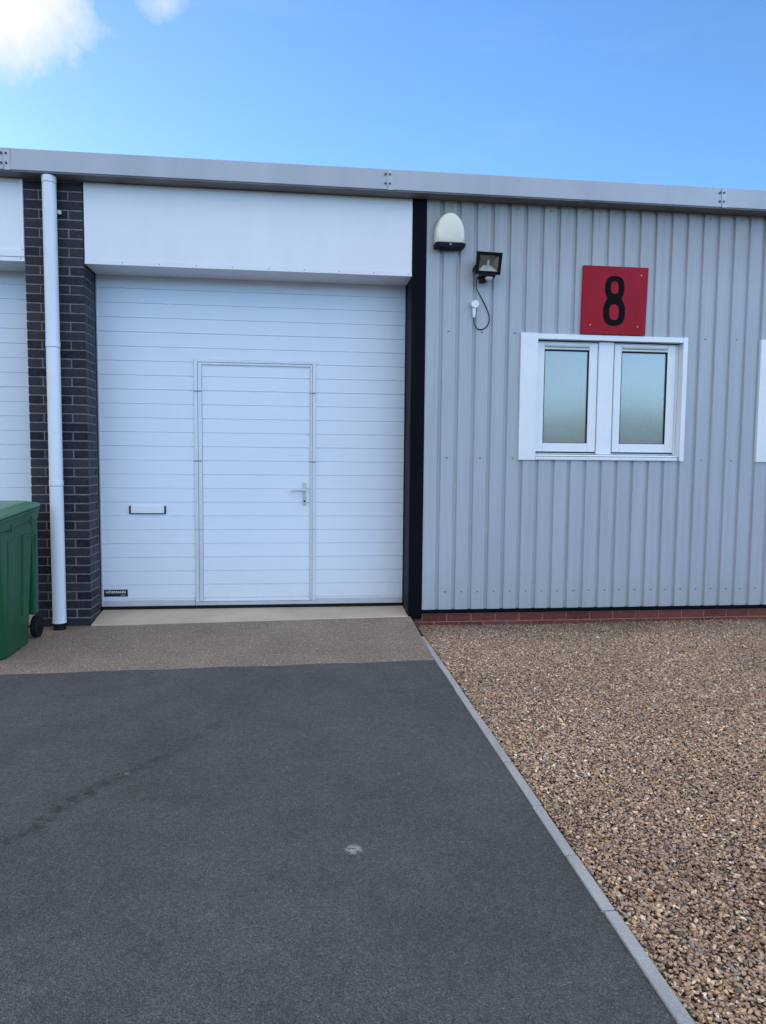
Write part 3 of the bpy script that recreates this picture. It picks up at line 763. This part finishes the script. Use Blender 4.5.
# small triangle of gravel between kerb end and wall
# loose stones: geometry-node scatter over a copy of the bed
def gravel_nodes():
    g = bpy.data.node_groups.new('gravel', 'GeometryNodeTree')
    g.interface.new_socket('Geometry', in_out='INPUT', socket_type='NodeSocketGeometry'); g.interface.new_socket('Geometry', in_out='OUTPUT', socket_type='NodeSocketGeometry')
    L = g.links; nd = g.nodes.new
    gi, go = nd('NodeGroupInput'), nd('NodeGroupOutput')
    ds = nd('GeometryNodeDistributePointsOnFaces'); ds.inputs['Density'].default_value = 15000; ds.inputs['Seed'].default_value = 3
    L.new(gi.outputs[0], ds.inputs['Mesh'])
    g2i = nd('GeometryNodeGeometryToInstance')
    for k in range(7):
        ico = nd('GeometryNodeMeshIcoSphere'); ico.inputs['Radius'].default_value = 1; ico.inputs['Subdivisions'].default_value = 2
        sp = nd('GeometryNodeSetPosition'); L.new(ico.outputs['Mesh'], sp.inputs['Geometry'])
        nz = nd('ShaderNodeTexNoise'); nz.noise_dimensions = '4D'; nz.inputs['W'].default_value = 5.3 * k; nz.inputs['Scale'].default_value = .85; nz.inputs['Detail'].default_value = 1.5
        sub = nd('ShaderNodeVectorMath'); sub.operation = 'SUBTRACT'; sub.inputs[1].default_value = (.5, .5, .5); L.new(nz.outputs['Color'], sub.inputs[0])
        sc = nd('ShaderNodeVectorMath'); sc.operation = 'SCALE'; sc.inputs['Scale'].default_value = 1.6; L.new(sub.outputs[0], sc.inputs[0])
        L.new(sc.outputs[0], sp.inputs['Offset'])
        sm = nd('GeometryNodeSetShadeSmooth'); L.new(sp.outputs[0], sm.inputs[0])
        tr = nd('GeometryNodeTransform'); tr.inputs['Scale'].default_value = (1.25 + .14 * (k % 3), .85, .50 + .06 * (k % 4)); L.new(sm.outputs[0], tr.inputs[0])
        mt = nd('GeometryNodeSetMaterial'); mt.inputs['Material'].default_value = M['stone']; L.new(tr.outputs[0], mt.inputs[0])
        L.new(mt.outputs[0], g2i.inputs[0])
    io = nd('GeometryNodeInstanceOnPoints'); io.inputs['Pick Instance'].default_value = True
    rot = nd('FunctionNodeRandomValue'); rot.data_type = 'FLOAT_VECTOR'; rot.inputs[0].default_value = (-.65, -.65, 0); rot.inputs[1].default_value = (.65, .65, 6.283)
    rs = nd('FunctionNodeRandomValue'); rs.data_type = 'FLOAT'; rs.inputs[2].default_value = 0; rs.inputs[3].default_value = 1; rs.inputs['Seed'].default_value = 5
    pw = nd('ShaderNodeMath'); pw.operation = 'POWER'; pw.inputs[1].default_value = 2.2; L.new(rs.outputs[1], pw.inputs[0])
    ml = nd('ShaderNodeMath'); ml.operation = 'MULTIPLY_ADD'; ml.inputs[1].default_value = .0050; ml.inputs[2].default_value = .0036; L.new(pw.outputs[0], ml.inputs[0])
    # height jitter
    zj = nd('FunctionNodeRandomValue'); zj.data_type = 'FLOAT_VECTOR'; zj.inputs[0].default_value = (0, 0, -.003); zj.inputs[1].default_value = (0, 0, .013); zj.inputs['Seed'].default_value = 9
    s2 = nd('GeometryNodeSetPosition'); L.new(ds.outputs['Points'], s2.inputs['Geometry']); L.new(zj.outputs[0], s2.inputs['Offset'])
    L.new(s2.outputs[0], io.inputs['Points']); L.new(g2i.outputs[0], io.inputs['Instance'])
    L.new(rot.outputs[0], io.inputs['Rotation']); L.new(ml.outputs[0], io.inputs['Scale'])
    L.new(io.outputs[0], go.inputs[0])
    return g
m = MB()
xs = [1.036 + i * .2 for i in range(26)]; ysg = [-.006 - j * .18 for j in range(34)]
vv = [[m.bm.verts.new((x, y, gz(x, y) + .004)) for x in xs] for y in ysg]
for j in range(len(ysg) - 1):
    for i in range(len(xs) - 1): m.face([vv[j][i], vv[j][i + 1], vv[j + 1][i + 1], vv[j + 1][i]])
gr = m.build('gravel', M['stone']); gm = gr.modifiers.new('stones', 'NODES'); gm.node_group = gravel_nodes()
tag(gr, 'brown and grey loose gravel between the kerb and the clad wall', 'gravel', kind='stuff')

# unseen ridge added behind the viewer to darken the reflection in the panes
m = MB(); prev = None; ring0, ring1, ring2 = [], [], []
for i in range(121):
    a = R(180 + 180 * i / 120); h_ = 25 + 5 * math.sin(i * .31) + 3 * math.sin(i * .83 + 1)
    ring0.append((260 * math.cos(a), 260 * math.sin(a), -.5)); ring1.append((300 * math.cos(a), 300 * math.sin(a), h_)); ring2.append((420 * math.cos(a), 420 * math.sin(a), h_ * .8))
m.loft([ring0, ring1, ring2], cap=False, close=False); struct(m.build('reflection_ridge', M['refl_ridge']))

# ------------------------------------------------------------------ sky and sun
SUN_EL, SUN_ROT = 20, -48
SKY = .15
w = bpy.data.worlds.new('World'); bpy.context.scene.world = w; w.use_nodes = True; n = w.node_tree; n.nodes.clear()
out = n.nodes.new('ShaderNodeOutputWorld'); bg = n.nodes.new('ShaderNodeBackground'); n.links.new(bg.outputs[0], out.inputs[0])
sky = n.nodes.new('ShaderNodeTexSky'); sky.sky_type = 'NISHITA'; sky.sun_disc = False; sky.sun_elevation = R(SUN_EL); sky.sun_rotation = R(SUN_ROT)
sky.air_density = 1.0; sky.dust_density = .3; sky.ozone_density = 1.5; sky.altitude = 50
tc = n.nodes.new('ShaderNodeTexCoord'); vec = tc.outputs['Generated']
def cloud(cdir, rad, seed, stretch=(1, 1, 1.6), nscale=9, amp=.9):
    sub = n.nodes.new('ShaderNodeVectorMath'); sub.operation = 'SUBTRACT'; sub.inputs[1].default_value = cdir; n.links.new(vec, sub.inputs[0])
    sc = n.nodes.new('ShaderNodeVectorMath'); sc.operation = 'MULTIPLY'; sc.inputs[1].default_value = stretch; n.links.new(sub.outputs[0], sc.inputs[0])
    ln = n.nodes.new('ShaderNodeVectorMath'); ln.operation = 'LENGTH'; n.links.new(sc.outputs[0], ln.inputs[0])
    mp = n.nodes.new('ShaderNodeMapping'); mp.inputs['Location'].default_value = (seed, 0, 0); n.links.new(vec, mp.inputs['Vector'])
    nz = noise(n, mp.outputs[0], nscale, 9, .62)
    base = math_(n, 'SUBTRACT', 1, math_(n, 'DIVIDE', ln.outputs['Value'], rad))
    dens = math_(n, 'ADD', base, math_(n, 'MULTIPLY', math_(n, 'SUBTRACT', nz, .5), amp * 2))
    return dens
dA = cloud((-.338, .835, .500), .142, 3.1, (1, 1, 1.25), 11, .42)
fA = ramp(n, dA, [(.12, 0.0), (.28, .5), (.50, 1.0)])
dB = cloud((-.150, .852, .503), .045, 7.7, (1, 1, 1.6), 16, .8)
fB = ramp(n, dB, [(.25, 0.0), (.9, .45)])
# thin high haze everywhere, very faint
mpz = n.nodes.new('ShaderNodeMapping'); mpz.inputs['Scale'].default_value = (2, 2, 7); n.links.new(vec, mpz.inputs['Vector'])
wisp = ramp(n, noise(n, mpz.outputs[0], 2.3, 8, .6), [(.55, 0.0), (.9, .10)])
WH = 6.9; GAIN = (1.0, 1.30, 1.80); GAIN_R = (1.0, 1.50, 1.98); BACK = (2.7, 3.65, 4.9); OVER = .9
sy = n.nodes.new('ShaderNodeSeparateXYZ'); n.links.new(vec, sy.inputs[0])
back = ramp(n, math_(n, 'ADD', sy.outputs[1], .30), [(.0, 1.0), (.25, 0.0)])
c = mix(n, 1.0, sky.outputs[0], mix(n, back, mix(n, ramp(n, math_(n, 'ADD', sy.outputs[0], .5), [(.25, 0.0), (.8, 1.0)]), GAIN, GAIN_R), BACK), 'MULTIPLY')
c = mix(n, wisp, c, (WH * .9, WH * .95, WH))
# bright cloud bank added out of view at left, lights left-facing surfaces
lf = math_(n, 'ADD', math_(n, 'MULTIPLY', math_(n, 'SUBTRACT', math_(n, 'MULTIPLY', sy.outputs[0], -1), .72), 4), math_(n, 'MULTIPLY', math_(n, 'SUBTRACT', noise(n, vec, 4, 8, .6), .5), 1.4))
c = mix(n, ramp(n, lf, [(.0, 0.0), (.5, .85)]), c, (WH * 1.7, WH * 1.75, WH * 1.85))
# unseen broken cloud added high overhead and behind, brightens the ground with neutral light
sz = n.nodes.new('ShaderNodeSeparateXYZ'); n.links.new(vec, sz.inputs[0])
hi = math_(n, 'SUBTRACT', sz.outputs[2], math_(n, 'MULTIPLY', sz.outputs[1], .35))
hc = math_(n, 'ADD', math_(n, 'MULTIPLY', math_(n, 'SUBTRACT', hi, .42), 2.5), math_(n, 'MULTIPLY', math_(n, 'SUBTRACT', noise(n, vec, 3.2, 8, .6), .5), 1.6))
c = mix(n, ramp(n, hc, [(.1, 0.0), (.6, OVER)]), c, (WH * 1.15, WH * 1.12, WH * 1.1))
c = mix(n, fB, c, (WH, WH * 1.0, WH * 1.02))
c = mix(n, fA, c, (WH, WH * 1.0, WH * 1.02))
n.links.new(c, bg.inputs['Color']); bg.inputs['Strength'].default_value = SKY
sl = bpy.data.lights.new('sun', 'SUN'); sl.energy = 3.5; sl.angle = R(.5); sl.color = (1, .93, .84); so = bpy.data.objects.new('sun', sl); C.objects.link(so)
sd = Vector((math.sin(R(SUN_ROT)) * math.cos(R(SUN_EL)), math.cos(R(SUN_ROT)) * math.cos(R(SUN_EL)), math.sin(R(SUN_EL))))
so.rotation_euler = sd.to_track_quat('Z', 'Y').to_euler()

sc = bpy.context.scene
sc.view_settings.view_transform = 'Standard'; sc.view_settings.look = 'None'; sc.view_settings.exposure = 0; sc.view_settings.gamma = 1
sc.render.resolution_x = 766; sc.render.resolution_y = 1024
